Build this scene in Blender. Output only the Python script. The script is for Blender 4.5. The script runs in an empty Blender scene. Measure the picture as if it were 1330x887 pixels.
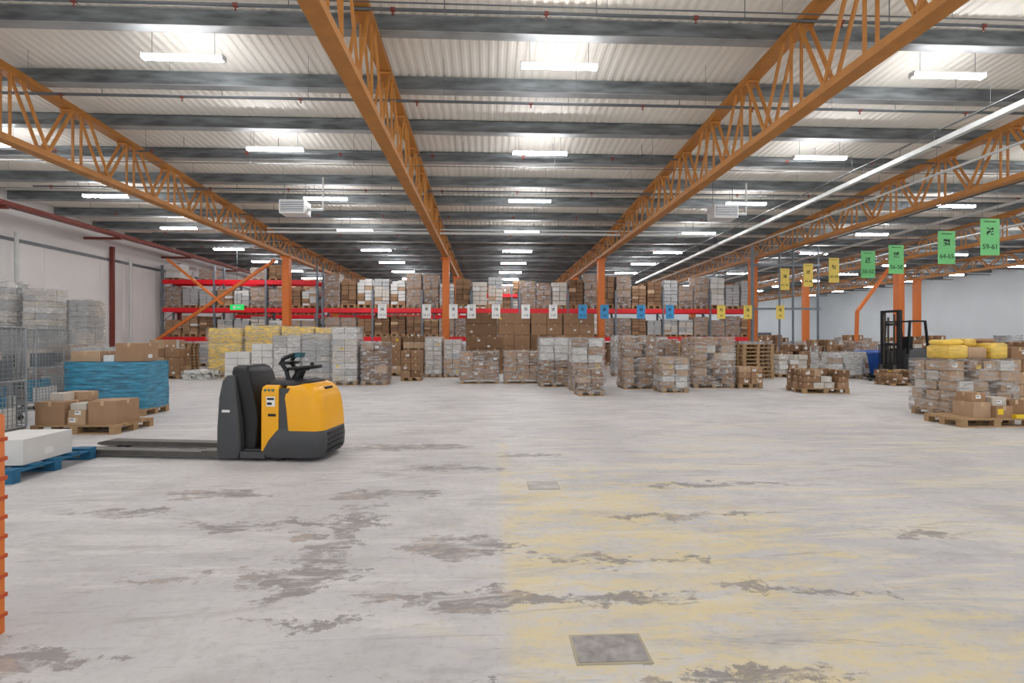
import bpy, bmesh, math, random
from mathutils import Vector, Matrix
R = random.Random(7)
scene = bpy.context.scene
COL = scene.collection

# ------------------------------------------------------------ materials
def s2l(c):
    return tuple(((x/255)/12.92 if x/255 <= .04045 else ((x/255+.055)/1.055)**2.4) for x in c)
MATS = {}
def mat(name, rgb, rough=.6, metal=0., var=.12, scale=6., stretch=(1,1,1), emis=0., bump=0., spec=.4):
    if name in MATS: return MATS[name]
    m = bpy.data.materials.new(name); m.use_nodes = True
    nt = m.node_tree; b = nt.nodes['Principled BSDF']
    c = s2l(rgb)
    tc = nt.nodes.new('ShaderNodeTexCoord'); mp = nt.nodes.new('ShaderNodeMapping')
    mp.inputs['Scale'].default_value = stretch
    nz = nt.nodes.new('ShaderNodeTexNoise'); nz.inputs['Scale'].default_value = scale; nz.inputs['Detail'].default_value = 5
    nt.links.new(tc.outputs['Object'], mp.inputs[0]); nt.links.new(mp.outputs[0], nz.inputs['Vector'])
    cr = nt.nodes.new('ShaderNodeValToRGB')
    cr.color_ramp.elements[0].position = .3; cr.color_ramp.elements[1].position = .7
    cr.color_ramp.elements[0].color = tuple(max(0, x*(1-var)) for x in c)+(1,)
    cr.color_ramp.elements[1].color = tuple(min(1, x*(1+var)) for x in c)+(1,)
    nt.links.new(nz.outputs['Fac'], cr.inputs[0]); nt.links.new(cr.outputs[0], b.inputs['Base Color'])
    b.inputs['Roughness'].default_value = rough; b.inputs['Metallic'].default_value = metal
    b.inputs['Specular IOR Level'].default_value = spec
    if emis:
        b.inputs['Emission Color'].default_value = c+(1,); b.inputs['Emission Strength'].default_value = emis
    if bump:
        bp = nt.nodes.new('ShaderNodeBump'); bp.inputs['Strength'].default_value = bump; bp.inputs['Distance'].default_value = .02
        nt.links.new(nz.outputs['Fac'], bp.inputs['Height']); nt.links.new(bp.outputs[0], b.inputs['Normal'])
    MATS[name] = m; return m

card = [mat('cardboard_a', (164,131,102), .8, var=.08), mat('cardboard_b', (145,113,85), .8, var=.1),
        mat('cardboard_c', (182,153,124), .8, var=.08), mat('cardboard_d', (120,91,66), .8, var=.1)]
whiteb = [mat('white_carton', (214,213,210), .6, var=.04), mat('grey_carton', (172,173,173), .6, var=.06), mat('offwhite_carton', (198,192,182), .6, var=.05)]
M_tape = mat('parcel_tape', (196,170,136), .35); M_label = mat('paper_label', (232,232,230), .5, var=.03)
M_ylabel = mat('yellow_label', (240,205,40), .5, var=.03); M_ink = mat('ink_black', (25,25,28), .6)
M_wood = mat('pallet_wood', (166,136,100), .8, var=.2, scale=9, stretch=(1,8,8))
M_bluewood = mat('blue_pallet_wood', (38,100,135), .7, var=.15)
M_orange = mat('orange_steel_paint', (182,122,56), .5, var=.12, scale=3)
M_orange2 = mat('bright_orange_paint', (210,114,46), .5, var=.08)
M_galv = mat('galvanised_steel', (112,117,119), .55, .1, var=.45, scale=1.6, stretch=(1,4,6))
M_galvl = mat('galvanised_flange', (160,163,163), .5, .1, var=.25, scale=1.6, stretch=(1,4,6))
M_pipe = mat('pipe_grey', (98,101,103), .45, .3, var=.1)
M_wpipe = mat('white_duct_paint', (205,207,205), .45, var=.04)
M_red = mat('red_rack_paint', (222,24,40), .4, var=.06)
M_dred = mat('sprinkler_red_paint', (122,56,46), .5, var=.1)
M_rackup = mat('rack_upright_grey', (112,120,127), .5, .2)
M_deck = mat('ceiling_deck_paint', (248,243,233), .6, var=.02, scale=.5)
M_wall = mat('wall_white_paint', (230,229,228), .7, var=.03, scale=.7)
M_wallr = mat('wall_bluewhite_paint', (216,222,226), .7, var=.03, scale=.7)
M_lampb = mat('lamp_housing', (225,225,225), .4, var=.02)
M_lampe = mat('lamp_tube', (250,250,253), .4, var=0, emis=90)
M_tyel = mat('truck_yellow', (240,172,28), .32, var=.02)
M_tgrey = mat('truck_graphite', (68,70,73), .45, var=.06)
M_tblk = mat('truck_black_plastic', (26,27,29), .42, var=.08)
M_steel = mat('fork_steel', (92,90,86), .45, .4, var=.15)
M_zinc = mat('cage_zinc', (150,154,156), .4, .6, var=.1)
M_bin = mat('bin_blue', (30,80,160), .4)
M_foam = mat('yellow_foam', (242,206,98), .6, var=.14, scale=3, bump=.6)
M_yfilm = mat('yellow_wrapped_box', (226,190,84), .3, var=.2, scale=5, stretch=(1,1,4), bump=.6, spec=.6)
M_bluef = mat('blue_stretch_film', (50,132,164), .25, var=.5, scale=4, stretch=(1,1,6), bump=1., spec=.7)
M_green = mat('green_sign', (120,205,130), .5, var=.02); M_yel = mat('yellow_sign', (232,205,100), .5, var=.02)
M_bsign = mat('blue_sign', (60,145,200), .5, var=.02); M_wsign = mat('white_sign', (228,228,226), .5, var=.02)
M_exit = mat('exit_sign_green', (20,170,80), .5, var=.02, emis=1.2)

def film_mat(name, lo, hi, col):
    m = bpy.data.materials.new(name); m.use_nodes = True; nt = m.node_tree
    for n in list(nt.nodes): nt.nodes.remove(n)
    o = nt.nodes.new('ShaderNodeOutputMaterial'); mx = nt.nodes.new('ShaderNodeMixShader')
    t = nt.nodes.new('ShaderNodeBsdfTransparent'); p = nt.nodes.new('ShaderNodeBsdfPrincipled')
    p.inputs['Base Color'].default_value = col+(1,); p.inputs['Roughness'].default_value = .18
    tc = nt.nodes.new('ShaderNodeTexCoord'); mp = nt.nodes.new('ShaderNodeMapping'); mp.inputs['Scale'].default_value = (2,2,9)
    mp.inputs['Rotation'].default_value = (.25,.2,0)
    nz = nt.nodes.new('ShaderNodeTexNoise'); nz.inputs['Scale'].default_value = 2.2; nz.inputs['Detail'].default_value = 6
    cr = nt.nodes.new('ShaderNodeValToRGB'); cr.color_ramp.elements[0].position = .42; cr.color_ramp.elements[0].color = (lo,lo,lo,1)
    cr.color_ramp.elements[1].position = .66; cr.color_ramp.elements[1].color = (hi,hi,hi,1)
    L = nt.links.new
    L(tc.outputs['Object'], mp.inputs[0]); L(mp.outputs[0], nz.inputs['Vector']); L(nz.outputs['Fac'], cr.inputs[0])
    bp = nt.nodes.new('ShaderNodeBump'); bp.inputs['Strength'].default_value = 1.; bp.inputs['Distance'].default_value = .06
    L(nz.outputs['Fac'], bp.inputs['Height']); L(bp.outputs[0], p.inputs['Normal'])
    L(cr.outputs[0], mx.inputs[0]); L(t.outputs[0], mx.inputs[1]); L(p.outputs[0], mx.inputs[2]); L(mx.outputs[0], o.inputs[0])
    return m
M_film = film_mat('clear_stretch_film', .08, .62, (.62,.62,.62))

# ------------------------------------------------------------ mesh builder
class MB:
    def __init__(s): s.v=[]; s.f=[]; s.m=[]; s.mats=[]; s.sm=[]
    def mi(s, m):
        if m not in s.mats: s.mats.append(m)
        return s.mats.index(m)
    def add(s, vs, fs, m, smooth=False, M=None):
        o = len(s.v); k = s.mi(m)
        for v in vs: s.v.append(tuple(M @ Vector(v)) if M is not None else tuple(v))
        for f in fs: s.f.append([o+i for i in f]); s.m.append(k); s.sm.append(smooth)
    def box(s, x0,x1,y0,y1,z0,z1, m, M=None):
        vs=[(x0,y0,z0),(x1,y0,z0),(x1,y1,z0),(x0,y1,z0),(x0,y0,z1),(x1,y0,z1),(x1,y1,z1),(x0,y1,z1)]
        s.add(vs, [(3,2,1,0),(4,5,6,7),(0,1,5,4),(1,2,6,5),(2,3,7,6),(3,0,4,7)], m, M=M)
    def bar(s, a, b, w, h, m):
        a=Vector(a); b=Vector(b); d=b-a; L=d.length
        q = d.to_track_quat('X','Z').to_matrix().to_4x4(); M = Matrix.Translation(a) @ q
        s.box(0,L,-w/2,w/2,-h/2,h/2,m,M)
    def cyl(s, a, b, r, m, n=10, r2=None):
        a=Vector(a); b=Vector(b); d=b-a; L=d.length; r2 = r if r2 is None else r2
        M = Matrix.Translation(a) @ d.to_track_quat('Z','Y').to_matrix().to_4x4()
        vs=[(r*math.cos(2*math.pi*i/n), r*math.sin(2*math.pi*i/n),0) for i in range(n)]
        vs+=[(r2*math.cos(2*math.pi*i/n), r2*math.sin(2*math.pi*i/n),L) for i in range(n)]
        s.add(vs,[(i,(i+1)%n,n+(i+1)%n,n+i) for i in range(n)],m,True,M)
        s.add(vs,[tuple(range(n-1,-1,-1)),tuple(range(n,2*n))],m,False,M)
    def tube(s, pts, r, m, n=8):
        for a,b in zip(pts,pts[1:]): s.cyl(a,b,r,m,n)
    def prism(s, pts, y0, y1, m):
        n=len(pts); vs=[(x,y0,z) for x,z in pts]+[(x,y1,z) for x,z in pts]
        s.add(vs,[tuple(range(n)),tuple(range(2*n-1,n-1,-1))]+[(i,n+i,n+(i+1)%n,(i+1)%n) for i in range(n)],m)
    def loft(s, levels, m, k=6, smooth=True, M=None):
        rings=[]
        for z,x0,x1,y0,y1,rl,rr in levels:
            ring=[]
            for cx,cy,r,a0 in ((x1-rr,y0+rr,rr,-90),(x1-rr,y1-rr,rr,0),(x0+rl,y1-rl,rl,90),(x0+rl,y0+rl,rl,180)):
                for i in range(k+1):
                    a=math.radians(a0+90*i/k); ring.append((cx+r*math.cos(a),cy+r*math.sin(a),z))
            rings.append(ring)
        n=len(rings[0]); vs=[p for r in rings for p in r]
        s.add(vs,[(j*n+i,j*n+(i+1)%n,(j+1)*n+(i+1)%n,(j+1)*n+i) for j in range(len(rings)-1) for i in range(n)],m,smooth,M)
        s.add(rings[-1],[tuple(range(n))],m,False,M); s.add(rings[0],[tuple(range(n-1,-1,-1))],m,False,M)
    def mesh(s, name):
        me=bpy.data.meshes.new(name); me.from_pydata(s.v,[],s.f)
        for m in s.mats: me.materials.append(m)
        me.polygons.foreach_set('material_index', s.m); me.polygons.foreach_set('use_smooth', s.sm); me.update()
        return me
def obj(name, me, loc=(0,0,0), rz=0, parent=None):
    if isinstance(me, MB): me = me.mesh(name)
    o=bpy.data.objects.new(name, me); o.location=loc; o.rotation_euler=(0,0,rz); COL.objects.link(o)
    if parent: o.parent=parent
    return o

# ------------------------------------------------------------ room dimensions
XL, XR, Y0, YB = -18.4, 38.0, -5.0, 58.0
YC = 26.5
def deck(y): return 7.75-.05*(y-9.2) if y < YC else 7.75-.05*(YC-9.2)
TX = [-10.3,-2.25,5.8,13.9,21.9,29.9]

# ------------------------------------------------------------ floor
def floor_material():
    m=bpy.data.materials.new('worn_concrete_floor'); m.use_nodes=True; nt=m.node_tree; L=nt.links.new
    b=nt.nodes['Principled BSDF']; b.inputs['Specular IOR Level'].default_value=.3
    tc=nt.nodes.new('ShaderNodeTexCoord')
    def noise(scale, detail=6, st=(1,1,1), rough=.6, loc=(0,0,0), rot=0, dist=0):
        mp=nt.nodes.new('ShaderNodeMapping'); mp.inputs['Scale'].default_value=st; mp.inputs['Location'].default_value=loc; mp.inputs['Rotation'].default_value=(0,0,rot)
        n=nt.nodes.new('ShaderNodeTexNoise'); n.inputs['Scale'].default_value=scale; n.inputs['Detail'].default_value=detail; n.inputs['Roughness'].default_value=rough; n.inputs['Distortion'].default_value=dist
        L(tc.outputs['Object'],mp.inputs[0]); L(mp.outputs[0],n.inputs['Vector']); return n
    def mth(op,a,b_=None,c=None,clamp=False):
        n=nt.nodes.new('ShaderNodeMath'); n.operation=op; n.use_clamp=clamp
        for i,x in enumerate((a,b_,c)):
            if x is None: continue
            if isinstance(x,(int,float)): n.inputs[i].default_value=x
            else: L(x,n.inputs[i])
        return n.outputs[0]
    def ss(v,lo,hi):
        n=nt.nodes.new('ShaderNodeMapRange'); n.interpolation_type='SMOOTHSTEP'
        n.inputs['From Min'].default_value=lo; n.inputs['From Max'].default_value=hi
        L(v,n.inputs['Value']); return n.outputs[0]
    def mix(f,a,b_):
        n=nt.nodes.new('ShaderNodeMix'); n.data_type='RGBA'
        if isinstance(f,(int,float)): n.inputs['Factor'].default_value=f
        else: L(f,n.inputs['Factor'])
        for nm,x in (('A',a),('B',b_)):
            i=[k for k in n.inputs if k.name==nm and k.type=='RGBA'][0]
            if isinstance(x,tuple): i.default_value=x+(1,)
            else: L(x,i)
        return [k for k in n.outputs if k.type=='RGBA'][0]
    big=noise(.45,8); med=noise(1.6,10,(.8,1,1),.72); fine=noise(18,8,(1,1,1),.7); streak=noise(1.5,9,(.35,1.9,1),.7,(3,1,0),0,.6)
    streak2=noise(1.3,9,(.5,2.2,1),.7,(13,1,0),.9,.4); streak3=noise(1.1,10,(.4,2.6,1),.75,(33,5,0),-.5,.5)
    scr=noise(2.0,10,(.18,5,1),.75,(3,15,0),.5,.3)
    col=mix(ss(big.outputs['Fac'],.35,.65), s2l((186,185,186)), s2l((202,200,199)))
    col=mix(mth('MULTIPLY',ss(med.outputs['Fac'],.48,.64),.5), col, s2l((168,165,165)))
    col=mix(mth('MULTIPLY',ss(streak.outputs['Fac'],.50,.60),.6), col, s2l((212,210,207)))
    col=mix(mth('MULTIPLY',ss(streak2.outputs['Fac'],.55,.66),.4), col, s2l((154,151,150)))
    col=mix(mth('MULTIPLY',ss(streak3.outputs['Fac'],.56,.68),.4), col, s2l((158,153,150)))
    col=mix(mth('MULTIPLY',ss(scr.outputs['Fac'],.58,.68),.4), col, s2l((148,145,144)))
    col=mix(mth('MULTIPLY',ss(fine.outputs['Fac'],.5,.72),.38), col, s2l((146,143,142)))
    sep=nt.nodes.new('ShaderNodeSeparateXYZ'); L(tc.outputs['Object'],sep.inputs[0])
    dn=noise(3.2,10,(.8,1,1),.75,(9,4,0)); ds=nt.nodes.new('ShaderNodeSeparateColor'); L(dn.outputs['Color'],ds.inputs[0])
    dx=mth('ADD',sep.outputs['X'],mth('MULTIPLY',mth('SUBTRACT',ds.outputs[0],.5),2.0))
    dy=mth('ADD',sep.outputs['Y'],mth('MULTIPLY',mth('SUBTRACT',ds.outputs[1],.5),1.0))
    # yellow worn paint: irregular field fading out to the right and with distance
    wear=noise(2.3,12,(.55,1.5,1),.78,(5,2,0),0,.5)
    worn=noise(5.5,12,(.5,1.3,1),.8,(1,8,0),.1,.6)
    edge=ss(mth('ADD',sep.outputs['X'],mth('MULTIPLY',mth('SUBTRACT',worn.outputs['Fac'],.5),.35)),.02,.16)
    rgt=mth('SUBTRACT',1,ss(mth('ADD',dx,mth('MULTIPLY',dy,.25)),2.2,4.9))
    far=mth('SUBTRACT',1,ss(dy,4.2,8.4))
    den=mth('MULTIPLY',rgt,far)
    thr=mth('ADD',wear.outputs['Fac'],mth('MULTIPLY',mth('SUBTRACT',den,1),.26))
    ym=mth('MULTIPLY',mth('MULTIPLY',ss(thr,.37,.52),edge),.72)
    leftbit=mth('MULTIPLY',mth('MULTIPLY',mth('SUBTRACT',1,edge),ss(sep.outputs['X'],-1.2,.1)),mth('MULTIPLY',ss(wear.outputs['Fac'],.52,.64),.3))
    line=mth('MULTIPLY',mth('MULTIPLY',edge,mth('SUBTRACT',1,ss(sep.outputs['X'],.2,.32))),mth('MULTIPLY',mth('SUBTRACT',1,ss(dy,6.8,8.2)),mth('MULTIPLY',ss(wear.outputs['Fac'],.42,.54),.55)))
    ym=mth('MAXIMUM',mth('MAXIMUM',ym,line),leftbit)
    thin=mth('MULTIPLY',mth('MULTIPLY',ss(sep.outputs['X'],.2,1.5),mth('SUBTRACT',1,ss(sep.outputs['Y'],6,12))),mth('MULTIPLY',ss(streak.outputs['Fac'],.48,.58),.35))
    ym=mth('MAXIMUM',ym,thin)
    ym=mth('MULTIPLY',ym,mth('SUBTRACT',1,mth('MULTIPLY',ss(worn.outputs['Fac'],.45,.56),.65)))
    col=mix(ym,col,s2l((216,199,146)))
    # stains, broken up into scuffs
    st=[(-1.25,3.3,.25,.34),(-1.15,4.05,.2,.7),(-1.9,4.2,.6,.1),(.1,2.95,1.0,.08),(-1.97,3.3,.35,.08),(-1.0,5.0,.6,.16),(-1.1,7.2,.8,.2),
        (-2.15,2.45,.35,.1),(-.95,2.75,.35,.04),(3.3,3.8,.4,.08),(-.2,3.7,.35,.22),(.8,3.5,.6,.07),(-.3,2.2,.4,.07),(-2.6,5.1,.5,.15),(1.2,2.25,.45,.06),(1.6,4.3,.7,.08),(.5,6.6,.5,.12),(2.3,5.2,.9,.08),(-3.2,4.6,.6,.1),(1.9,3.0,.5,.05),(-.4,6.0,.5,.14)]
    acc=None
    for cx,cy,rx,ry in st:
        a=mth('DIVIDE',mth('SUBTRACT',dx,cx),rx); c=mth('DIVIDE',mth('SUBTRACT',dy,cy),ry)
        d=mth('ADD',mth('MULTIPLY',a,a),mth('MULTIPLY',c,c)); v=mth('SUBTRACT',1,ss(d,.3,2.6))
        acc=v if acc is None else mth('MAXIMUM',acc,v)
    brk=noise(5.0,12,(.4,1.5,1),.82,(2,9,0),.25,.9)
    acc=mth('MULTIPLY',ss(mth('ADD',brk.outputs['Fac'],mth('MULTIPLY',mth('SUBTRACT',acc,1),.40)),.38,.52),.8)
    rn=noise(1.5,11,(.4,1.7,1),.78,(20,7,0),.1,.7)
    rnd=mth('MULTIPLY',ss(rn.outputs['Fac'],.57,.66),.45)
    rm=noise(2.6,11,(.3,2.2,1),.8,(50,17,0),-.2,.9)
    rnd=mth('MAXIMUM',rnd,mth('MULTIPLY',ss(rm.outputs['Fac'],.58,.66),.45))
    scol=mix(ss(dn.outputs['Fac'],.48,.64),s2l((124,119,118)),s2l((164,147,135)))
    col=mix(mth('MAXIMUM',acc,rnd),col,scol)
    L(col,b.inputs['Base Color'])
    L(mth('ADD',.42,mth('MULTIPLY',fine.outputs['Fac'],.3)),b.inputs['Roughness'])
    bp=nt.nodes.new('ShaderNodeBump'); bp.inputs['Strength'].default_value=.3; bp.inputs['Distance'].default_value=.01
    L(fine.outputs['Fac'],bp.inputs['Height']); L(bp.outputs[0],b.inputs['Normal'])
    return m
MF=floor_material()
b=MB(); b.box(XL,XR,Y0,YB,-.2,0,MF); obj('floor',b)
b=MB()
M_cov=mat('access_cover_iron',(150,146,144),.7,var=.3,scale=14,bump=.5); M_cf=mat('access_cover_frame',(165,157,136),.6)
b.box(-.18,.18,-.12,.12,0,.003,M_cf); b.box(-.165,.165,-.105,.105,.003,.005,M_cov)
cov=b.mesh('floor_access_cover'); obj('floor_access_cover',cov,(.58,2.46,0))
b=MB(); b.box(-.16,.16,-.15,.15,0,.003,M_cf); b.box(-.15,.15,-.14,.14,.003,.005,mat('pale_cover',(178,174,170),.7,var=.2))
obj('floor_access_cover',b,(.55,5.25,0))

# ------------------------------------------------------------ ceiling
b=MB(); prof=[]; x=XL; p=.2
while x < XR:
    prof += [(x,0),(x+.06,0),(x+.1,.02),(x+.16,.02)]; x+=p
ys=[Y0,YC,YB]; n=len(prof); vs=[]
for y in ys:
    vs += [(px,y,deck(y)+pz) for px,pz in prof]
b.add(vs,[(j*n+i,(j+1)*n+i,(j+1)*n+i+1,j*n+i+1) for j in range(2) for i in range(n-1)],M_deck)
vs=[(XL,y,deck(y)+.12) for y in ys]+[(XR,y,deck(y)+.12) for y in ys]
b.add(vs,[(0,3,4,1),(1,4,5,2)],M_deck)
obj('ceiling',b)
b=MB(); b.box(XL-.2,XL,Y0,YB,0,8.6,M_wall)
b.box(XL,XL+.06,Y0,YB,5.3,5.42,M_pipe)
for i in range(20): b.box(XL,XL+.01,Y0+i*3,Y0+i*3+.03,0,5.3,M_lampb)
obj('wall_left',b)
b=MB(); b.box(XR,XR+.2,Y0,YB,0,8.6,M_wallr); obj('wall_right',b)
b=MB(); b.box(XL,XR,YB,YB+.2,0,8.6,M_wallr)
obj('wall_back',b)
b=MB()
for x in (24,31):
    b.box(x,x+1.6,YB-.06,YB-.003,0,2.3,M_pipe); b.box(x-.08,x,YB-.08,YB-.003,0,2.4,M_wpipe); b.box(x+1.6,x+1.68,YB-.08,YB-.003,0,2.4,M_wpipe)
obj('door_1',b)

# purlins (C-section)
b=MB()
b.box(XL,XR,-.04,-.03,-.14,.13,M_galv); b.box(XL,XR,-.04,.05,.12,.13,M_galvl); b.box(XL,XR,-.05,.06,-.14,-.13,M_galvl); b.box(XL,XR,.05,.06,-.14,-.10,M_galvl)
pm=b.mesh('roof_purlin'); y=1.55
while y<YB-.3:
    o=obj('roof_purlin',pm,(0,y,deck(y)-.16)); o.scale=(1,2.2,1.2); y+=2.1
# sprinkler pipes
b=MB(); b.cyl((XL+2.6,0,0),(XR-.05,0,0),.03,M_pipe,8)
x=XL+3.2
while x<XR-1:
    b.cyl((x-.04,0,0),(x+.04,0,0),.04,M_dred,8); b.cyl((x,0,0),(x,0,-.09),.013,M_dred,6); b.cyl((x,0,-.09),(x,0,-.095),.025,M_dred,8)
    b.cyl((x+.9,0,0),(x+.9,0,.42),.008,M_pipe,5); x+=2.7
sm=b.mesh('sprinkler_pipe'); y=2.8
while y<YB-1: obj('sprinkler_pipe',sm,(R.uniform(-.02,.02),y,deck(y)-.47)); y+=3.13
# thin suspension wires and cables below the roof
b=MB()
for i,y in enumerate((8.2,11.2,14.9,17.2,20.6,24.0)):
    z=deck(y)-.95
    b.cyl((-16,y,z),(30,y,z),.012,M_pipe,5)
    for k in range(16): b.cyl((-15.5+k*2.9,y,z),(-15.5+k*2.9,y,z+.9),.004,M_pipe,4)
obj('suspended_cable',b)
# trusses
for tx in TX:
    b=MB(); zb=5.7
    b.box(-.14,.14,Y0,YB,zb,zb+.14,M_orange)
    def tz(y): return deck(y)-.3
    for a,c in ((Y0,YC),(YC,YB)):
        b.bar((0,a,tz(a)-.08),(0,c,tz(c)-.08),.28,.13,M_orange)
    y=Y0+.2; P=.95
    while y+P*2<YB:
        for sx in (-.1,.1):
            b.bar((sx,y,zb+.12),(sx,y+P*.75,tz(y+P*.75)-.12),.045,.06,M_orange)
            b.bar((sx,y+P*1.25,tz(y+P*1.25)-.12),(sx,y+P*2,zb+.12),.045,.06,M_orange)
            b.bar((sx,y+P,tz(y+P)-.12),(sx,y+P,zb+.12),.04,.045,M_orange)
        b.box(-.13,.13,y+P-.35,y+P+.35,tz(y+P)-.19,tz(y+P)-.14,M_orange)
        y+=2*P
    obj('roof_truss',b,(tx,0,0))
# columns
b=MB()
b.box(-.17,-.145,-.18,.18,0,5.7,M_orange2); b.box(.145,.17,-.18,.18,0,5.7,M_orange2); b.box(-.145,.145,-.17,-.14,0,5.7,M_orange2)
b.box(-.28,.28,-.25,.25,0,.03,M_orange2); b.box(-.25,.25,-.22,.22,5.62,5.7,M_orange2)
cm=b.mesh('steel_column')
for tx in TX:
    obj('steel_column',cm,(tx,YC,0)); obj('steel_column',cm,(tx,34.6,0))
b=MB(); b.bar((-17.3,YC+.3,1.2),(-11,YC+.3,5.6),.12,.14,M_orange2); b.bar((-16.4,YC+.3,5.6),(-13.6,YC+.3,3.3),.1,.1,M_orange2); b.bar((-17.9,YC+.3,.0),(-17.3,YC+.3,1.3),.12,.14,M_orange2)
obj('wind_brace',b)
b=MB(); b.bar((21.6,YC,5.6),(19.6,YC,3.0),.14,.14,M_orange2); b.bar((19.6,YC,3.0),(19.5,YC,0),.14,.14,M_orange2); obj('wind_brace',b)

# lamps: opal wrap-around battens
b=MB(); b.box(-.77,.77,-.058,.058,.02,.06,M_lampb)
b.box(-.79,-.765,-.075,.075,-.045,.062,M_lampb); b.box(.765,.79,-.075,.075,-.045,.062,M_lampb)
pr=[(-.058,.03),(-.066,.015),(-.064,-.012),(-.042,-.038),(.042,-.038),(.064,-.012),(.066,.015),(.058,.03)]
vs=[(-.765,a,c) for a,c in pr]+[(.765,a,c) for a,c in pr]
b.add(vs,[(i,i+1,8+i+1,8+i) for i in range(7)],M_lampe)
for sx in (-.6,.6): b.cyl((sx,0,.06),(sx,0,.55),.005,M_pipe,5)
lm=b.mesh('fluorescent_light')
for i in range(-2,11):
    y=10.3+4.25*i
    if y>YB-2: break
    for x in (-13.6,-5.95,1.45,9.6,17.7,25.7,33.7):
        obj('fluorescent_light',lm,(x+R.uniform(-.05,.05),y,deck(y)-.68))

# ducts / conduits
b=MB(); b.box(-.07,.07,4,YB-20,-.06,.06,M_wpipe); b.cyl((.14,4,0),(.14,YB-20,0),.025,M_wpipe,8)
for i in range(14): b.cyl((0,5+i*2.4,0),(0,5+i*2.4,.4),.01,M_pipe,5); b.box(-.08,.17,5+i*2.4,5.03+i*2.4,-.07,-.06,M_pipe)
obj('cable_trunking',b,(11.0,0,6.6)).rotation_euler=(-.022,0,0)
b=MB(); b.cyl((-9.5,0,0),(10,0,0),.05,M_wpipe,10); b.cyl((-9.5,0,.16),(10,0,.16),.03,M_wpipe,8)
for x in range(-9,11,3): b.cyl((x,0,-.05),(x,0,.7),.01,M_pipe,5)
obj('conduit_run',b,(0,22.3,6.1))
for X in (-6.6,8.2):
    b=MB(); b.box(-.42,.42,-.3,.3,-.22,.22,M_lampb); b.box(-.38,.38,-.32,-.3,-.18,.18,M_pipe)
    for k in range(6): b.box(-.38,.38,-.335,-.32,-.17+k*.06,-.15+k*.06,M_lampb)
    for sx in (-.35,.35):
        b.cyl((sx,0,.2),(sx,0,1.15),.012,M_pipe,5)
    b.cyl((.42,.1,0),(.9,.1,0),.05,M_wpipe,8); b.cyl((.9,.1,-.0),(.9,.1,1.1),.03,M_wpipe,8)
    obj('heater_unit',b,(X,17.7,5.95))
b=MB()
b.box(-17.0,-16.75,Y0,YB-.1,6.15,6.33,M_dred); b.cyl((-16.2,Y0,6.15),(-16.2,40,6.0),.05,M_dred,8)
for i in range(10): b.box(-18.38,-16.75,2+i*5.5,2.12+i*5.5,6.05,6.15,M_dred)
obj('red_steel_beam',b)
b=MB()
for y in (13,19.4,25.6,31): b.box(-18.38,-18.2,y,y+.12,0,6.0,M_dred); b.cyl((-18.0,y+.9,0),(-18.0,y+.9,5.6),.07,M_wpipe,8)
obj('wall_stanchion',b)
b=MB()
for X,z,r in ((12.0,6.0,.035),(15.2,6.1,.03),(16.5,5.9,.05),(19.5,6.15,.03),(10.2,6.3,.02),(17.6,5.4,.04)):
    b.cyl((X,5,z),(X,45,z-.3),r,M_wpipe if r>.03 else M_pipe,8)
    for i in range(8): b.cyl((X,6+i*4,z-.05-i*.03),(X,6+i*4,z+.45),.006,M_pipe,4)
obj('service_pipes',b)
b=MB()
for x in (13.2,14.6,15.3,16.6): b.cyl((x,25.2,0),(x,25.2,6.2),.09 if x<14 else .05,M_rackup,8)
b.box(13.1,16.7,25.15,25.25,3.0,3.1,M_rackup); b.box(13.1,16.7,25.15,25.25,5.2,5.3,M_rackup)
obj('steel_post_frame',b)

# ------------------------------------------------------------ pallets and loads
def pallet(b, w=1.2, d=.8, m=None, ox=0, oy=0, oz=0):
    m=m or M_wood; x0=ox-w/2; y0=oy-d/2
    for i in range(3):
        yy=y0+(d-.1)*i/2; b.box(x0,x0+w,yy,yy+.1,oz,oz+.02,m)
        for j in range(3):
            xx=x0+(w-.12)*j/2; b.box(xx,xx+.12,yy,yy+.1,oz+.02,oz+.1,m)
    for j in range(3):
        xx=x0+(w-.12)*j/2; b.box(xx,xx+.12,y0,y0+d,oz+.1,oz+.12,m)
    for i in range(5):
        yy=y0+(d-.13)*i/4; b.box(x0,x0+w,yy,yy+.13,oz+.12,oz+.144,m)
def carton(b, x0,x1,y0,y1,z0,z1, m, rr, detail=1):
    b.box(x0,x1,y0,y1,z0,z1,m)
    if detail:
        cx=(x0+x1)/2; cy=(y0+y1)/2; e=.003
        if m in card:
            b.box(x0-e,x1+e,cy-.025,cy+.025,z1-.06,z1+e,M_tape)
            b.box(cx-.025,cx+.025,y0-e,y0+.01,z1-.07,z1+e*.6,M_tape)
        if rr.random()<.4:
            w=min(.11,(x1-x0)*.35); h=w*.7; lx=rr.uniform(x0+.02,x1-w-.02); lz=rr.uniform(z0+.03,max(z0+.04,z1-h-.04))
            lm_=M_ylabel if rr.random()<.1 else M_label
            b.box(lx,lx+w,y0-e*1.3,y0,lz,lz+h,lm_)
            b.box(lx+.01,lx+w-.03,y0-e*1.7,y0,lz+h*.55,lz+h*.75,M_ink)
        if rr.random()<.25:
            w=min(.12,(y1-y0)*.3)
            for xs in (x0,x1): b.box(xs-e,xs+e,cy-w/2,cy+w/2,z0+.06,z0+.06+w*.6,M_label)
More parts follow.
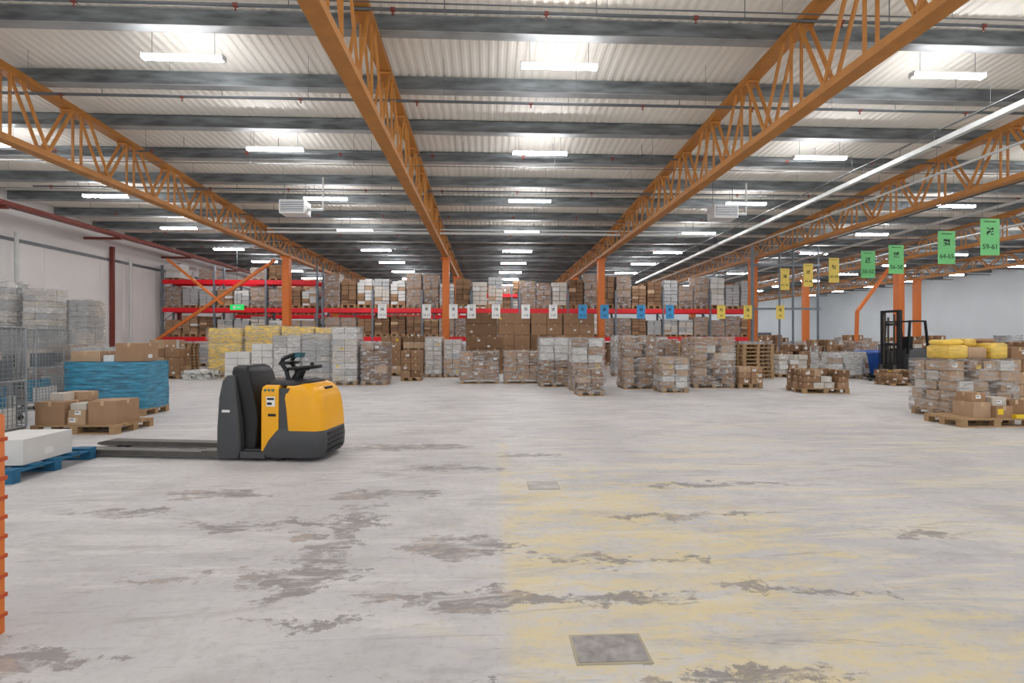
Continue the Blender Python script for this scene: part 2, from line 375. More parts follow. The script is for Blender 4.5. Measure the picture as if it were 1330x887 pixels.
def wrap(b, x0,x1,y0,y1,z0,z1, rr, m):
    n=10; nz=10; g=.022
    pts=[]
    for k in range(4):
        for i in range(n):
            t=i/n
            if k==0: p=(x0+(x1-x0)*t,y0)
            elif k==1: p=(x1,y0+(y1-y0)*t)
            elif k==2: p=(x1-(x1-x0)*t,y1)
            else: p=(x0,y1-(y1-y0)*t)
            pts.append(p)
    cx=(x0+x1)/2; cy=(y0+y1)/2; vs=[]; N=len(pts)
    for j in range(nz+1):
        z=z0+(z1-z0)*j/nz
        for (px,py) in pts:
            q=1+(g+rr.uniform(0,.018))/max(x1-x0,.5)*2
            vs.append((cx+(px-cx)*q,cy+(py-cy)*q,z+rr.uniform(-.01,.01)+(.012 if j==nz else 0)))
    b.add(vs,[(j*N+i,j*N+(i+1)%N,(j+1)*N+(i+1)%N,(j+1)*N+i) for j in range(nz) for i in range(N)],m,True)
    top=vs[-N:]; b.add(top,[tuple(range(N))],m,True)
def load(w,d,h,nx,ny,nz,mats,seed,wrapped=False,detail=1,pal=True,ragged=.0,pm=None,shell=None,messy=0.):
    rr=random.Random(seed); b=MB(); z0=0
    if pal: pallet(b,w,d,pm); z0=.144
    bw=w/nx; bd=d/ny; bh=(h-z0)/nz
    mm=mats[rr.randrange(len(mats))]
    for k in range(nz):
        if rr.random()<.4: mm=mats[rr.randrange(len(mats))]
        sh=rr.uniform(-.5,.5)*messy*bw
        for i in range(nx):
            for j in range(ny):
                if k==nz-1 and rr.random()<ragged: continue
                if 0<i<nx-1 and 0<j<ny-1 and k<nz-1: continue
                g=.008+rr.random()*.02*messy; m=mm if rr.random()<.75 else mats[rr.randrange(len(mats))]
                jx=rr.uniform(-.01,.01)+(sh if 0<i<nx-1 else 0); jy=rr.uniform(-.012,.012)*(1+messy*2)
                carton(b,-w/2+i*bw+g+jx,-w/2+(i+1)*bw-g+jx,-d/2+j*bd+g+jy,-d/2+(j+1)*bd-g+jy,z0+k*bh+.002,z0+(k+1)*bh-.006-rr.uniform(0,.008),m,rr,detail)
    if wrapped: wrap(b,-w/2,w/2,-d/2,d/2,.06,h+.01,rr,shell or M_film)
    return b
BR=card; WH=whiteb; MX=[card[0],card[1],card[2],whiteb[0]]
def put(name,X0,X1,Y,h,nx,nz,mats,d=.8,ny=2,rz=0,seed=None,**kw):
    w=X1-X0
    b=load(w,d,h,nx,ny,nz,mats,seed if seed is not None else R.randrange(9999),**kw)
    return obj(name,b,((X0+X1)/2,Y+d/2,0),rz)
put('wrapped_carton_pallet',-7.7,-6.75,18.6,1.65,2,7,[whiteb[1],whiteb[0]],wrapped=True)
put('wrapped_carton_pallet',-6.55,-5.6,18.2,1.7,2,8,[whiteb[1],whiteb[2]],wrapped=True)
put('white_carton_pallet',-9.6,-8.7,19.0,1.05,2,4,[whiteb[0]])
put('white_carton_pallet',-8.6,-7.85,18.9,1.35,2,5,[whiteb[0]])
put('white_carton_pallet',-5.15,-4.35,17.0,1.9,2,9,WH,wrapped=True)
put('carton_pallet',-4.2,-3.4,17.0,1.4,2,5,BR,wrapped=True)
put('carton_pallet',-4.45,-3.65,21.2,1.65,2,5,BR)
put('carton_pallet',-3.55,-2.7,21.2,1.65,2,6,BR)
put('carton_pallet',-3.2,-2.5,18.6,1.1,2,4,BR)
put('white_carton_pallet',-2.55,-1.9,20.4,1.6,2,8,[whiteb[0],whiteb[2]],wrapped=True)
put('white_carton_pallet',-1.8,-1.15,20.4,1.5,2,7,WH+[card[2]],wrapped=True)
put('wrapped_carton_pallet',-1.0,.3,17.4,1.08,3,3,[card[1],card[3],card[0]],wrapped=True)
put('wrapped_carton_pallet',.5,1.78,17.4,1.1,3,4,[card[1],card[3],card[0]],wrapped=True)
for k in range(4):
    put('large_carton_stack',-1.15+k*1.57,.37+k*1.57,24.6,2.78,2,5,[card[3],card[1]],d=1.1)
put('large_carton_stack',-.9,.6,22.6,1.6,2,3,[card[1],card[3]],d=1.1); put('large_carton_stack',2.9,4.4,22.6,1.7,2,3,[card[1],card[3]],d=1.1)
put('wrapped_carton_pallet',1.6,2.5,16.1,1.55,2,6,MX,wrapped=True,messy=1)
put('wrapped_carton_pallet',2.4,3.3,14.7,1.52,2,6,MX,wrapped=True,messy=1)
put('wrapped_carton_pallet',2.35,3.05,13.5,.72,2,3,MX+BR,d=.7,wrapped=True,messy=1)
put('wrapped_carton_pallet',4.05,5.05,15.3,1.6,3,7,MX,wrapped=True,messy=1)
put('wrapped_carton_pallet',4.85,5.6,14.2,.98,2,5,MX,wrapped=True,messy=1)
put('wrapped_carton_pallet',5.5,6.4,17.2,1.5,2,5,MX,wrapped=True,messy=1)
put('wrapped_carton_pallet',6.3,7.55,15.5,1.57,3,6,BR+[whiteb[2]],d=1.0,wrapped=True,messy=1)
put('carton_pallet',7.65,8.4,15.4,.66,2,3,BR,ragged=.2)
put('carton_pallet',8.75,10.0,13.8,.66,4,3,BR+[whiteb[2]],d=1.0,ny=3,ragged=.35,rz=-.1,messy=1)
put('white_carton_pallet',5.1,5.9,20.6,1.65,2,7,WH,wrapped=True)
put('white_carton_pallet',6.6,7.6,21.6,1.6,2,7,WH,wrapped=True)
put('carton_pallet',3.2,4.3,19.2,1.55,3,5,BR,wrapped=True)
put('carton_pallet',8.2,9.2,21.0,1.5,2,5,BR)
put('carton_pallet',7.9,8.9,18.3,1.45,2,6,MX,wrapped=True)
put('carton_pallet',10.9,12.0,22.5,1.3,2,4,MX)
# left
put('wrapped_carton_pallet',-17.8,-16.8,17.4,3.45,2,16,WH+[card[2]],wrapped=True,detail=0,seed=11)
put('wrapped_carton_pallet',-16.7,-15.75,17.4,3.4,2,17,WH,wrapped=True,detail=0)
put('wrapped_carton_pallet',-15.6,-14.8,17.8,3.2,2,15,WH,wrapped=True,detail=0)
put('wrapped_carton_pallet',-14.9,-14.2,18.7,2.9,2,14,[whiteb[2],whiteb[1]],wrapped=True,detail=0)
put('carton_pallet',-13.6,-12.4,15.6,1.35,3,4,BR+[whiteb[1]],wrapped=True)
put('carton_pallet',-12.9,-11.8,20.0,1.5,2,4,BR+[whiteb[0]],ragged=.3)
put('carton_pallet',-14.4,-13.3,22.2,1.5,2,4,MX,ragged=.3)
put('carton_pallet',-10.6,-9.5,13.5,1.3,3,4,[card[1],whiteb[1]],wrapped=True)
put('carton_pallet',-16.2,-15.1,14.0,1.6,2,5,WH,wrapped=True)
put('carton_pallet',-12.9,-11.8,17.6,1.1,3,3,BR,ragged=.3)
# right foreground: wrapped load topped with yellow-wrapped boxes and foam
def pillow(b,x,y,z,w,d,h,m,rz=0,rx=0):
    M=Matrix.Translation((x,y,z))@Matrix.Rotation(rz,4,'Z')@Matrix.Rotation(rx,4,'X')
    b.loft([(0,-w/2+.03,w/2-.03,-d/2+.03,d/2-.03,.03,.03),(.03,-w/2,w/2,-d/2,d/2,.05,.05),(h-.03,-w/2,w/2,-d/2,d/2,.05,.05),(h,-w/2+.04,w/2-.04,-d/2+.04,d/2-.04,.04,.04)],m,3,True,M)
b=load(1.3,.9,1.1,4,3,5,[card[0],card[2],card[1],whiteb[2],whiteb[0]],77,messy=1.6)
wrap(b,-.65,.65,-.45,.45,.06,1.12,random.Random(4),M_film)
for (x,y,z,w,d,h,m,rz) in ((-.4,-.1,1.135,.42,.5,.26,M_yfilm,.08),(.02,-.08,1.135,.38,.5,.22,card[2],-.1),(.42,-.1,1.135,.36,.5,.3,M_yfilm,.05),(-.38,-.05,1.4,.4,.4,.1,M_foam,-.2),(0,.0,1.36,.34,.34,.16,M_yfilm,.3),(.4,-.02,1.44,.3,.3,.08,card[0],.1)):
    pillow(b,x,y,z,w,d,h,m,rz)
obj('yellow_wrapped_box_pallet',b,(9.3,9.7,0))
b=load(1.2,1.0,1.35,3,2,5,BR+[whiteb[2]],78,messy=1,ragged=.3); obj('carton_pallet',b,(10.85,10.1,0))
def lump(name, X,Y,Z,w,d,h,m,seed,par=None,k=.04):
    rr=random.Random(seed); bm=bmesh.new(); bmesh.ops.create_cube(bm,size=1)
    bmesh.ops.subdivide_edges(bm,edges=bm.edges,cuts=7,use_grid_fill=True)
    for v in bm.verts:
        v.co.x*=w; v.co.y*=d; v.co.z=(v.co.z+.5)*h
        if v.co.z>.05: v.co.x+=rr.uniform(-k,k); v.co.y+=rr.uniform(-k,k); v.co.z+=rr.uniform(-k,k)
    me=bpy.data.meshes.new(name); bm.to_mesh(me); bm.free(); me.materials.append(m)
    for p in me.polygons: p.use_smooth=True
    return obj(name,me,(X,Y,Z))
M_fw=mat('film_white',(205,205,200),.25,var=.15,bump=.8)
b=MB(); pallet(b,1.3,.75)
rr=random.Random(5)
for (x,y,w,d,h,z,m) in ((-.1,.0,.32,.4,.26,.144,card[2]),(.22,-.1,.3,.36,.2,.144,card[0]),(.5,.0,.26,.45,.3,.144,card[1]),(-.1,.02,.26,.3,.16,.406,card[0]),(.22,-.05,.26,.28,.14,.346,whiteb[2])):
    carton(b,x-w/2,x+w/2,y-d/2,y+d/2,z,z+h,m,rr,1)
b.box(.35,.6,-.36,-.25,.146,.2,M_ylabel); b.box(.1,.2,-.284,-.28,.2,.3,M_ylabel)
obj('carton_pallet',b,(8.68,8.76,0))
# loose brown boxes (left)
b=MB(); pallet(b,1.35,.85); rr=random.Random(2)
for (x,y,w,d,h,z,m) in ((-.42,-.12,.46,.5,.36,.144,card[0]),(.0,-.22,.28,.3,.12,.144,card[2]),(.0,-.22,.27,.28,.11,.266,card[2]),(.0,-.2,.25,.26,.1,.378,whiteb[2]),
    (.38,-.08,.44,.52,.37,.144,card[0]),(-.38,.18,.4,.24,.48,.144,card[2]),(-.45,-.1,.22,.2,.12,.506,whiteb[2]),(.02,.2,.3,.35,.34,.144,card[1])):
    carton(b,x-w/2,x+w/2,y-d/2,y+d/2,z,z+h,m,rr,1)
obj('loose_carton_pallet',b,(-6.55,8.8,0),-.03)
# blue wrapped pallet
b=MB(); pallet(b,1.5,.8); rr=random.Random(8); b.box(-.7,.7,-.35,.35,.144,1.0,card[1]); wrap(b,-.72,.72,-.37,.37,.12,1.05,rr,M_bluef)
for (x,w,h,m) in ((-.42,.55,.2,card[2]),(.4,.5,.36,card[0]),(.02,.2,.12,whiteb[0])): carton(b,x-w/2,x+w/2,-.3,.2,1.07,1.07+h,m,rr,1)
obj('blue_wrapped_pallet',b,(-7.5,10.7,0))
# front blue pallet + white box
b=MB(); pallet(b,.8,1.2,M_bluewood)
carton(b,-.25,.33,-.38,.3,.146,.42,whiteb[0],rr,1)
obj('blue_pallet_with_carton',b,(-5.36,6.1,0),.04)
# yellow foam wrapped
for (X,w,h,s) in ((-10.6,1.35,1.96,1),(-9.15,1.4,2.06,2),(-7.75,1.3,2.02,3),(-6.45,1.2,1.98,4)):
    b=MB(); pallet(b,w,.9); rr=random.Random(s)
    for k in range(3):
        zz=.146+(h-.146)/3*k
        b.loft([(zz,-w/2+.03,w/2-.03,-.42,.42,.1,.1),(zz+.04,-w/2,w/2,-.45,.45,.14,.14),(zz+(h-.146)/3-.05,-w/2,w/2,-.45,.45,.14,.14),(zz+(h-.146)/3-.004,-w/2+.04,w/2-.04,-.41,.41,.1,.1)],M_foam)
    wrap(b,-w/2,w/2,-.45,.45,.1,h,rr,M_film)
    obj('wrapped_foam_pallet',b,(X,21.4,0))
lump('crumpled_film_heap',-10.9,19.9,0,1.0,.8,.3,M_fw,6,k=.08)
# pallet stacks
b=MB()
for k in range(9): pallet(b,1.2,.8,oz=.148*k,ox=R.uniform(-.02,.02))
ps=b.mesh('stacked_pallets')
obj('stacked_pallets',ps,(-15.2,26.0,0)); obj('stacked_pallets',ps,(10.3,19.6,0)); obj('stacked_pallets',ps,(9.6,24.5,0)); obj('stacked_pallets',ps,(-17,22.0,0))

# ------------------------------------------------------------ racks
YR=29.0
def rack(name,x0,nb,bw,levels,ztop,Y,d=1.0):
    b=MB()
    for i in range(nb+1):
        x=x0+i*bw
        for yy in (Y-.06,Y+d-.04): b.box(x-.05,x+.05,yy,yy+.1,0,ztop,M_rackup)
        z=.3
        while z<ztop-.6: b.bar((x,Y+.05,z),(x,Y+d-.05,z+.5),.03,.03,M_rackup); z+=.55
    for z in levels:
        for i in range(nb):
            for yy in (Y-.08,Y+d-.02): b.box(x0+i*bw+.05,x0+(i+1)*bw-.05,yy,yy+.06,z-.24,z-.002,M_red)
            for q in range(1,6): b.box(x0+i*bw+q*bw/6-.03,x0+i*bw+q*bw/6+.03,Y-.02,Y+d-.02,z-.06,z-.002,M_red)
    return obj(name,b)
rack('pallet_rack',-18.0,3,2.8,(1.65,3.25,4.8),5.6,YR)
rack('pallet_rack',-9.3,9,2.75,(1.65,3.25),4.3,YR)
lib=[]
for k in range(16):
    mats=[BR,[card[1],card[3]],WH,MX,[card[0],card[3]],[whiteb[0],whiteb[2]],BR,WH+[card[2]]][k%8]
    lib.append((load(.82,.8,1.0,2,1+(k%2),4+k%4,mats,100+k,wrapped=(k%4==0),detail=0,ragged=.2 if k%3==0 else 0,messy=.6)).mesh('racked_pallet_load'))
def fill(x0,nb,bw,Y,levels,skip=.06):
    for i in range(nb):
        for q in range(3):
            x=x0+i*bw+bw/6+.03+q*(bw-.06)/3
            for z,lo,hi in levels:
                if R.random()<skip: continue
                o=obj('racked_pallet_load',lib[R.randrange(16)],(x,Y+.5,z)); o.scale=(1,1,R.uniform(lo,hi))
fill(-18.0,3,2.8,YR,((0,1.1,1.35),(1.65,.9,1.2),(3.25,.9,1.25)))
fill(-18.0,3,2.8,YR,((4.8,.5,.9),),.5)
fill(-9.3,9,2.75,YR,((0,1.1,1.35),(1.65,.95,1.25),(3.25,1.35,2.0)),.04)
rack('pallet_rack',-18.0,9,2.8,(1.65,3.25,4.8),5.4,37.0)
fill(-18.0,9,2.8,37.0,((1.65,1.,1.3),(3.25,1.1,1.4),(4.8,.6,1.0)),.1)
# right background goods
blib=[]
for k in range(8):
    mats=[BR,[card[1],card[3]],MX,WH+[card[0]]][k%4]
    blib.append(load(1.15,.8,1.0,3,2,4,mats,300+k,wrapped=(k%3==0),detail=1,ragged=.45,messy=1.2).mesh('background_pallet_load'))
def bput(X,Y,s,rz=0):
    o=obj('background_pallet_load',blib[R.randrange(8)],(X,Y,0)); o.scale=(1,1,s); o.rotation_euler=(0,0,rz)
for i in range(16):
    X=17.0+i*1.35
    for Y in (26.4,29.5,32.7,37,41,46):
        if R.random()<.15 or (abs(X-21.9)<1.1 and Y<27) or (abs(X-29.9)<1.1 and Y<27) or (abs(X-19.5)<1.1 and Y<27) or X>37: continue
        bput(X,Y,R.uniform(.9,1.9),R.uniform(-.1,.1))
for (X,Y,s) in ((14.2,22.8,1.2),(15.6,23.7,1.5),(12.9,21.3,1.3),(12.0,20.1,.9),(18.9,20.6,1.1),(20.2,20.2,1.3),(21.5,20.6,1.1),(22.8,21.4,1.4),(13.7,19.4,1.0),(17.0,17.0,1.1),(18.4,17.0,1.0),(19.8,17.4,1.2),(19.4,23.2,1.3),(20.8,23.6,1.5),(24.2,22.0,1.3),(25.6,22.4,1.4),(17.6,14.6,1.1),(19.0,14.9,1.3),(27.2,22.6,1.3),(15.2,20.2,1.0),(13.6,16.4,.5),(12.4,23.4,1.4),(17.9,24.0,1.4),(16.0,15.2,.8),(22.3,18.6,1.2),(23.8,18.9,1.3)):
    bput(X,Y,s,R.uniform(-.05,.05))

# ------------------------------------------------------------ signs
def text(parent,s,size,loc,m):
    c=bpy.data.curves.new('lettering','FONT'); c.body=s; c.size=size; c.align_x='CENTER'; c.align_y='CENTER'; c.extrude=.001; c.materials.append(m)
    o=bpy.data.objects.new('lettering',c); COL.objects.link(o); o.location=loc; o.rotation_euler=(math.pi/2,0,0); o.parent=parent
def sign(X,Y,Z,w,h,m,label,wire):
    rr=random.Random(int(X*10)+int(Y*7)); b=MB(); b.box(-w/2,w/2,-.006,.006,-h/2,h/2,m)
    q=w*.36; n=7
    for i in range(n):
        for j in range(n):
            if rr.random()<.55 or (i in(0,n-1) and j in (0,n-1)): b.box(-q/2+q*i/n,-q/2+q*(i+1)/n,-.009,-.006,h*.06+q*j/n,h*.06+q*(j+1)/n,M_ink)
    for sx in (-w*.4,w*.4): b.cyl((sx,0,h/2),(sx,0,h/2+wire),.004,M_pipe,4)
    o=obj('hanging_aisle_sign',b,(X,Y,Z)); text(o,label,w*.36,(0,-.01,-h*.27),M_ink); text(o,'Utleveranser',w*.12,(0,-.01,h*.42),M_ink)
for X,Y,m,t in ((13.65,13.4,M_green,'59-61'),(13.9,15.0,M_green,'64-65'),(14.2,17.3,M_green,'56-58'),(14.1,18.5,M_green,'50-52'),(13.9,20.1,M_yel,'47-49'),(13.85,21.7,M_yel,'44-46'),(13.7,23.2,M_yel,'41-43')):
    sign(X,Y,4.3,.54 if m==M_green else .42,1.0,m,t,2.3)
for i in range(14):
    m=M_wsign if i<7 else (M_bsign if i<11 else M_yel)
    lab=('19-14','16-17','13','1-40','1-43','1-45','1-47','34-16','36','40','42','44','46','50')[i]
    X=(-5.0,-2.95,-1.7,-.85,.3,1.7,3.0,4.4,5.45,7.2,8.6,11.1,12.4,14.0)[i]
    sign(X,24.1,2.82,.4,.66,m,lab,2.6)
b=MB(); b.box(-.35,.35,-.03,.03,-.14,.14,M_exit); b.box(-.2,-.05,-.035,-.03,-.08,.08,M_label); b.box(.02,.2,-.035,-.03,-.03,.03,M_label); b.cyl((0,0,.14),(0,0,3.0),.01,M_pipe,5)
obj('exit_sign',b,(-13.3,27.6,3.2))

# ------------------------------------------------------------ roll cages
def cage(name,loc,w,d,h,rz=0):
    b=MB(); r=.014; z0=.16
    for sx in (-w/2,w/2):
        for sy in (-d/2,d/2):
            b.cyl((sx,sy,z0),(sx,sy,h),r,M_zinc,8); b.cyl((sx*.9,sy*.85-.015,.06),(sx*.9,sy*.85+.015,.06),.06,M_tblk,12); b.box(sx*.9-.02,sx*.9+.02,sy*.85-.03,sy*.85+.03,.07,z0,M_zinc)
    b.box(-w/2,w/2,-d/2,d/2,z0-.02,z0+.01,M_zinc)
    for z in (z0+.02,h*.52,h):
        for sy in (-d/2,d/2): b.cyl((-w/2,sy,z),(w/2,sy,z),r,M_zinc,6)
        for sx in (-w/2,w/2): b.cyl((sx,-d/2,z),(sx,d/2,z),r,M_zinc,6)
    t=.0035; n=int((h-z0)/.07)
    for i in range(1,n):
        z=z0+i*.07
        for sy in (-d/2,d/2): b.box(-w/2,w/2,sy-t,sy+t,z-t,z+t,M_zinc)
        for sx in (-w/2,w/2): b.box(sx-t,sx+t,-d/2,d/2,z-t,z+t,M_zinc)
    n=int(w/.07)
    for i in range(1,n):
        x=-w/2+i*w/n
        for sy in (-d/2,d/2): b.box(x-t,x+t,sy-t,sy+t,z0,h,M_zinc)
    n=int(d/.07)
    for i in range(1,n):
        y=-d/2+i*d/n
        for sx in (-w/2,w/2): b.box(sx-t,sx+t,y-t,y+t,z0,h,M_zinc)
    rr=random.Random(int(w*100)); 
    for i in range(5):
        x=-w*.36+i*w*.17; hh=rr.uniform(.25,.5); m=[whiteb[1],M_tgrey,card[1],M_bluef,whiteb[0]][i]
        b.box(x,x+w*.14,-d*.35,d*.3,z0+.012,z0+.012+hh,m)
    b.box(-w*.4,w*.4,-d*.4,d*.4,h*.52,h*.53,M_zinc)
    for i in range(4):
        x=-w*.36+i*w*.2; b.box(x,x+w*.17,-d*.3,d*.3,h*.53,h*.53+rr.uniform(.15,.4),[M_tgrey,whiteb[1],whiteb[2],M_rackup][i])
    obj(name,b,loc,rz)
cage('wire_roll_cage',(-7.5,7.8,0),.85,.68,1.68)
cage('wire_roll_cage',(-11.6,13.6,0),1.15,.75,1.75)
cage('wire_roll_cage',(-10.0,11.6,0),.85,.7,1.72)
cage('wire_roll_cage',(-9.1,9.6,0),.85,.7,1.7)

# orange guard post at left edge
b=MB(); b.loft([(0,-.09,.09,-.09,.09,.02,.02),(1.11,-.09,.09,-.09,.09,.02,.02),(1.13,-.07,.07,-.07,.07,.02,.02)],M_orange2)
for k in range(10): b.box(-.092,.092,-.092,.092,.08+k*.1,.1+k*.1,mat('red_orange_band',(190,80,40),.5))
obj('orange_guard_post',b,(-2.575,2.66,0))

# ------------------------------------------------------------ low-level order picker truck
truck=bpy.data.objects.new('pallet_truck',None); COL.objects.link(truck); truck.location=(-2.66,6.78,0); truck.rotation_euler=(0,0,math.radians(-8))
def part(name,b,bev=0):
    o=obj(name,b,parent=truck)
    if bev:
        md=o.modifiers.new('bevel','BEVEL'); md.width=bev; md.segments=3; md.limit_method='ANGLE'; md.angle_limit=math.radians(40)
    return o
b=MB()
for sy in (-.27,.27):
    b.prism([(-2.85,.05),(-2.78,.035),(-.6,.035),(-.6,.1),(-2.7,.1),(-2.82,.075)],sy-.09,sy+.09,M_steel)
    for rx in (-2.55,-2.45): b.cyl((rx,sy-.05,.035),(rx,sy+.05,.035),.034,M_tblk,10)
    b.box(-.9,-.6,sy-.09,sy+.09,.1,.115,M_steel)
part('forks',b,.006)
b=MB()
b.loft([(.03,-.67,-.40,-.38,.38,.03,.03),(.12,-.68,-.36,-.39,.39,.04,.03),(.4,-.68,-.38,-.385,.385,.04,.04),(.78,-.67,-.43,-.37,.37,.05,.04),(.98,-.64,-.46,-.35,.35,.05,.04),(1.05,-.6,-.48,-.32,.32,.04,.04)],M_tgrey)
b.box(-.685,-.67,-.3,.3,.2,.7,M_tblk)
part('battery_housing',b)
b=MB()
b.loft([(.06,-.38,-.24,-.3,.3,.03,.03),(.2,-.39,-.21,-.3,.3,.03,.03),(.5,-.40,-.19,-.29,.29,.03,.04),(.7,-.44,-.22,-.29,.29,.03,.04),(.95,-.50,-.28,-.3,.3,.03,.04),(1.08,-.55,-.31,-.29,.29,.04,.04),(1.15,-.56,-.34,-.25,.25,.05,.05),(1.175,-.52,-.38,-.2,.2,.04,.04)],M_tblk)
part('backrest_pad',b)
b=MB(); b.box(-.35,-.05,-.38,.38,.05,.13,M_tblk); b.box(-.33,-.08,-.36,.36,.13,.145,M_tgrey); b.box(-.36,-.04,-.39,-.375,.04,.12,M_tgrey)
for k in range(6): b.box(-.32+k*.045,-.3+k*.045,-.34,.34,.145,.15,M_tblk)
part('standing_platform',b,.008)
b=MB()
b.loft([(.13,-.10,.13,-.385,.385,.03,.01),(.5,-.10,.13,-.385,.385,.03,.01),(.86,-.10,.13,-.38,.38,.03,.01),(.915,-.09,.13,-.37,.37,.03,.01),(.94,-.06,.13,-.34,.34,.03,.01)],M_tyel)
part('front_panel',b)
b=MB()
b.loft([(.05,-.08,.64,-.37,.37,.03,.14),(.12,-.08,.68,-.4,.4,.03,.15),(.26,.0,.69,-.402,.402,.03,.15),(.38,.1,.68,-.395,.395,.03,.15),(.42,.12,.64,-.37,.37,.03,.14)],M_tgrey)
b.loft([(.3,.12,.26,-.378,.378,.02,.02),(.9,.12,.26,-.365,.365,.02,.02)],M_tgrey)
part('drive_base',b)
b=MB()
for z in (.1,.17,.24,.31):
    b.loft([(z,.42,.70,-.31,.31,.02,.14),(z+.035,.42,.705,-.315,.315,.02,.14)],M_tblk)
part('bumper_grille',b)
b=MB()
b.loft([(.38,.25,.68,-.392,.392,.03,.15),(.5,.24,.675,-.395,.395,.03,.15),(.64,.225,.66,-.39,.39,.03,.15),(.78,.2,.635,-.38,.38,.03,.15),(.87,.2,.60,-.36,.36,.03,.15),(.93,.2,.54,-.33,.33,.03,.14),(.955,.2,.47,-.29,.29,.03,.12)],M_tyel,8)
part('hood',b)
b=MB()
b.loft([(.93,-.08,.42,-.33,.33,.06,.12),(.965,-.06,.46,-.32,.32,.06,.14),(1.0,.0,.36,-.26,.26,.06,.12)],M_tblk)
b.box(.56,.60,-.1,.1,.86,.9,M_tblk)
part('dash_top',b)
b=MB()
b.cyl((.16,0,.98),(.24,0,1.12),.07,M_tblk,14,.05)
n=28; rim=[(.27+.2*math.cos(2*math.pi*i/n), .2*math.sin(2*math.pi*i/n), 1.14+.02*math.cos(2*math.pi*i/n)) for i in range(n+1)]
b.tube(rim,.02,M_tblk,8)
for a in (30,150,270): b.bar((.27,0,1.12),(.27+.2*math.cos(math.radians(a)),.2*math.sin(math.radians(a)),1.14),.05,.02,M_tblk)
b.cyl((.27,0,1.1),(.27,0,1.16),.06,M_tblk,14); b.cyl((.42,-.1,1.15),(.42,-.1,1.21),.022,M_tblk,10)
part('steering_wheel',b)
b=MB()
for sy in (-.12,.12):
    b.tube([(.12,sy,.98),(.09,sy,1.1),(.02,sy,1.2),(.05,sy,1.26),(.16,sy*.5,1.31)],.026,M_tblk,8)
b.loft([(1.18,-.03,.13,-.14,.14,.03,.03),(1.22,.0,.16,-.14,.14,.03,.03)],M_tblk)
b.loft([(1.27,.08,.24,-.07,.07,.02,.02),(1.33,.14,.26,-.06,.06,.02,.02)],mat('teal_display',(30,90,100),.3))
part('control_handle',b)
b=MB()
b.box(-.02,.09,-.3885,-.384,.68,.8,M_label); b.box(-.01,.08,-.3895,-.384,.76,.785,M_ink); b.box(-.01,.05,-.3895,-.384,.7,.73,M_ink)
for (x,z) in ((-.04,.88),(.01,.88),(.06,.88)): b.cyl((x,-.374,z),(x,-.39,z),.014,mat('sticker_teal',(30,120,130),.4),10)
b.box(-.6,-.5,-.387,-.378,.6,.63,M_label); b.box(0,.1,-.3895,-.384,.56,.59,M_tblk)
part('labels',b)
b=MB(); b.cyl((.35,-.12,.11),(.35,.12,.11),.11,M_tblk,20)
for sy in (-.3,.3): b.cyl((.1,sy-.03,.06),(.1,sy+.03,.06),.06,M_tblk,14)
part('wheels',b)

# ------------------------------------------------------------ reach forklift
fl=bpy.data.objects.new('forklift_truck',None); COL.objects.link(fl); fl.location=(14.9,17.9,0); fl.rotation_euler=(0,0,math.radians(12))
def fpart(n,b): return obj(n,b,parent=fl)
b=MB(); b.loft([(.1,-.3,.75,-.5,.5,.05,.15),(.6,-.3,.8,-.5,.5,.05,.2),(1.1,-.25,.75,-.48,.48,.05,.2),(1.2,.2,.7,-.42,.42,.05,.15)],M_tgrey)
b.loft([(.35,.3,.81,-.51,.51,.05,.2),(.5,.3,.81,-.51,.51,.05,.2)],M_tyel)
b.box(-.2,.15,-.25,.25,1.1,1.18,M_tblk); b.box(.12,.2,-.25,.25,1.15,1.6,M_tblk); fpart('body',b)
b=MB()
for sy in (-.45,.45): b.bar((-.28,sy,1.0),(-.2,sy,2.15),.06,.06,M_tblk); b.bar((.65,sy,1.1),(.5,sy,2.15),.06,.06,M_tblk)
b.box(-.22,.52,-.48,-.43,2.12,2.18,M_tblk); b.box(-.22,.52,.43,.48,2.12,2.18,M_tblk)
for k in range(6): b.box(-.2+k*.13,-.17+k*.13,-.45,.45,2.13,2.17,M_tblk)
fpart('overhead_guard',b)
b=MB()
for sy in (-.3,.3): b.box(-.55,-.43,sy-.06,sy+.06,.05,2.55,M_tblk); b.cyl((-.4,sy*.6,.2),(-.4,sy*.6,2.3),.03,M_steel,8); b.box(-.6,-.55,sy*.6-.02,sy*.6+.02,.3,2.4,M_steel)
for z in (.3,1.3,2.0,2.47): b.box(-.55,-.45,-.3,.3,z,z+.08,M_tblk)
b.box(-.62,-.55,-.4,.4,.15,.6,M_tblk)
for k in range(6): b.box(-.61,-.59,-.35+k*.14,-.33+k*.14,.6,1.3,M_tblk)
b.box(-.61,-.59,-.4,.4,1.28,1.32,M_tblk); fpart('mast',b)
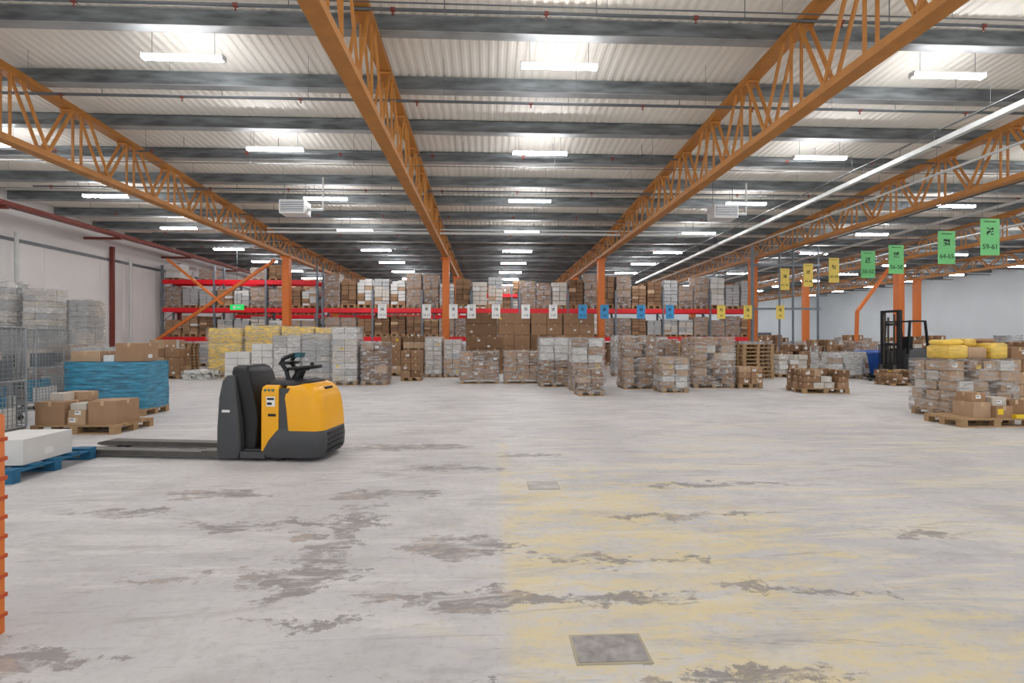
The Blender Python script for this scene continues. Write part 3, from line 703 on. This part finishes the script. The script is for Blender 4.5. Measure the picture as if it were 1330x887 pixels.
b=MB()
for sy in (-.25,.25): b.box(-1.5,-.58,sy-.06,sy+.06,.07,.11,M_steel); b.box(-.64,-.6,sy-.06,sy+.06,.07,.6,M_steel)
for sy in (-.45,.45): b.box(-1.0,-.3,sy-.06,sy+.06,.06,.2,M_tblk); b.cyl((-.9,sy-.04,.08),(-.9,sy+.04,.08),.08,M_tblk,14)
for sy in (-.4,.4): b.cyl((.45,sy-.06,.17),(.45,sy+.06,.17),.17,M_tblk,16)
b.cyl((.4,.3,2.18),(.4,.3,2.3),.05,M_orange2,10)
fpart('forks_and_wheels',b)

# wheelie bins
b=MB()
b.loft([(.1,-.32,.32,-.3,.3,.05,.05),(.9,-.4,.4,-.38,.38,.06,.06),(.95,-.43,.43,-.41,.41,.06,.06)],M_bin)
b.loft([(.96,-.43,.43,-.42,.42,.05,.05),(1.02,-.4,.4,-.38,.38,.05,.05),(1.05,-.3,.3,-.3,.3,.05,.05)],M_bin)
b.box(-.12,.12,-.37,-.345,.45,.7,M_label)
for sx in (-.3,.3): b.cyl((sx-.04,.26,.1),(sx+.04,.26,.1),.1,M_tblk,12); b.box(sx-.03,sx+.03,-.28,-.22,0,.12,M_tblk)
wb=b.mesh('wheelie_bin'); obj('wheelie_bin',wb,(15.1,19.0,0),.1); obj('wheelie_bin',wb,(16.5,21.6,0),-.1); obj('wheelie_bin',wb,(17.5,21.9,0),-.1)

# ------------------------------------------------------------ world, camera
w=bpy.data.worlds.new('World'); scene.world=w; w.use_nodes=True
bg=w.node_tree.nodes['Background']; bg.inputs[0].default_value=(.96,.98,1,1); bg.inputs[1].default_value=1.15
cam=bpy.data.cameras.new('camera'); co=bpy.data.objects.new('camera',cam); COL.objects.link(co)
co.location=(0,0,1.5); co.rotation_euler=(math.pi/2,0,math.radians(-2.5)); cam.lens=18; cam.sensor_width=36; cam.shift_y=-.0019; cam.clip_end=200
scene.camera=co
scene.view_settings.view_transform='Standard'; scene.view_settings.look='None'; scene.view_settings.exposure=0
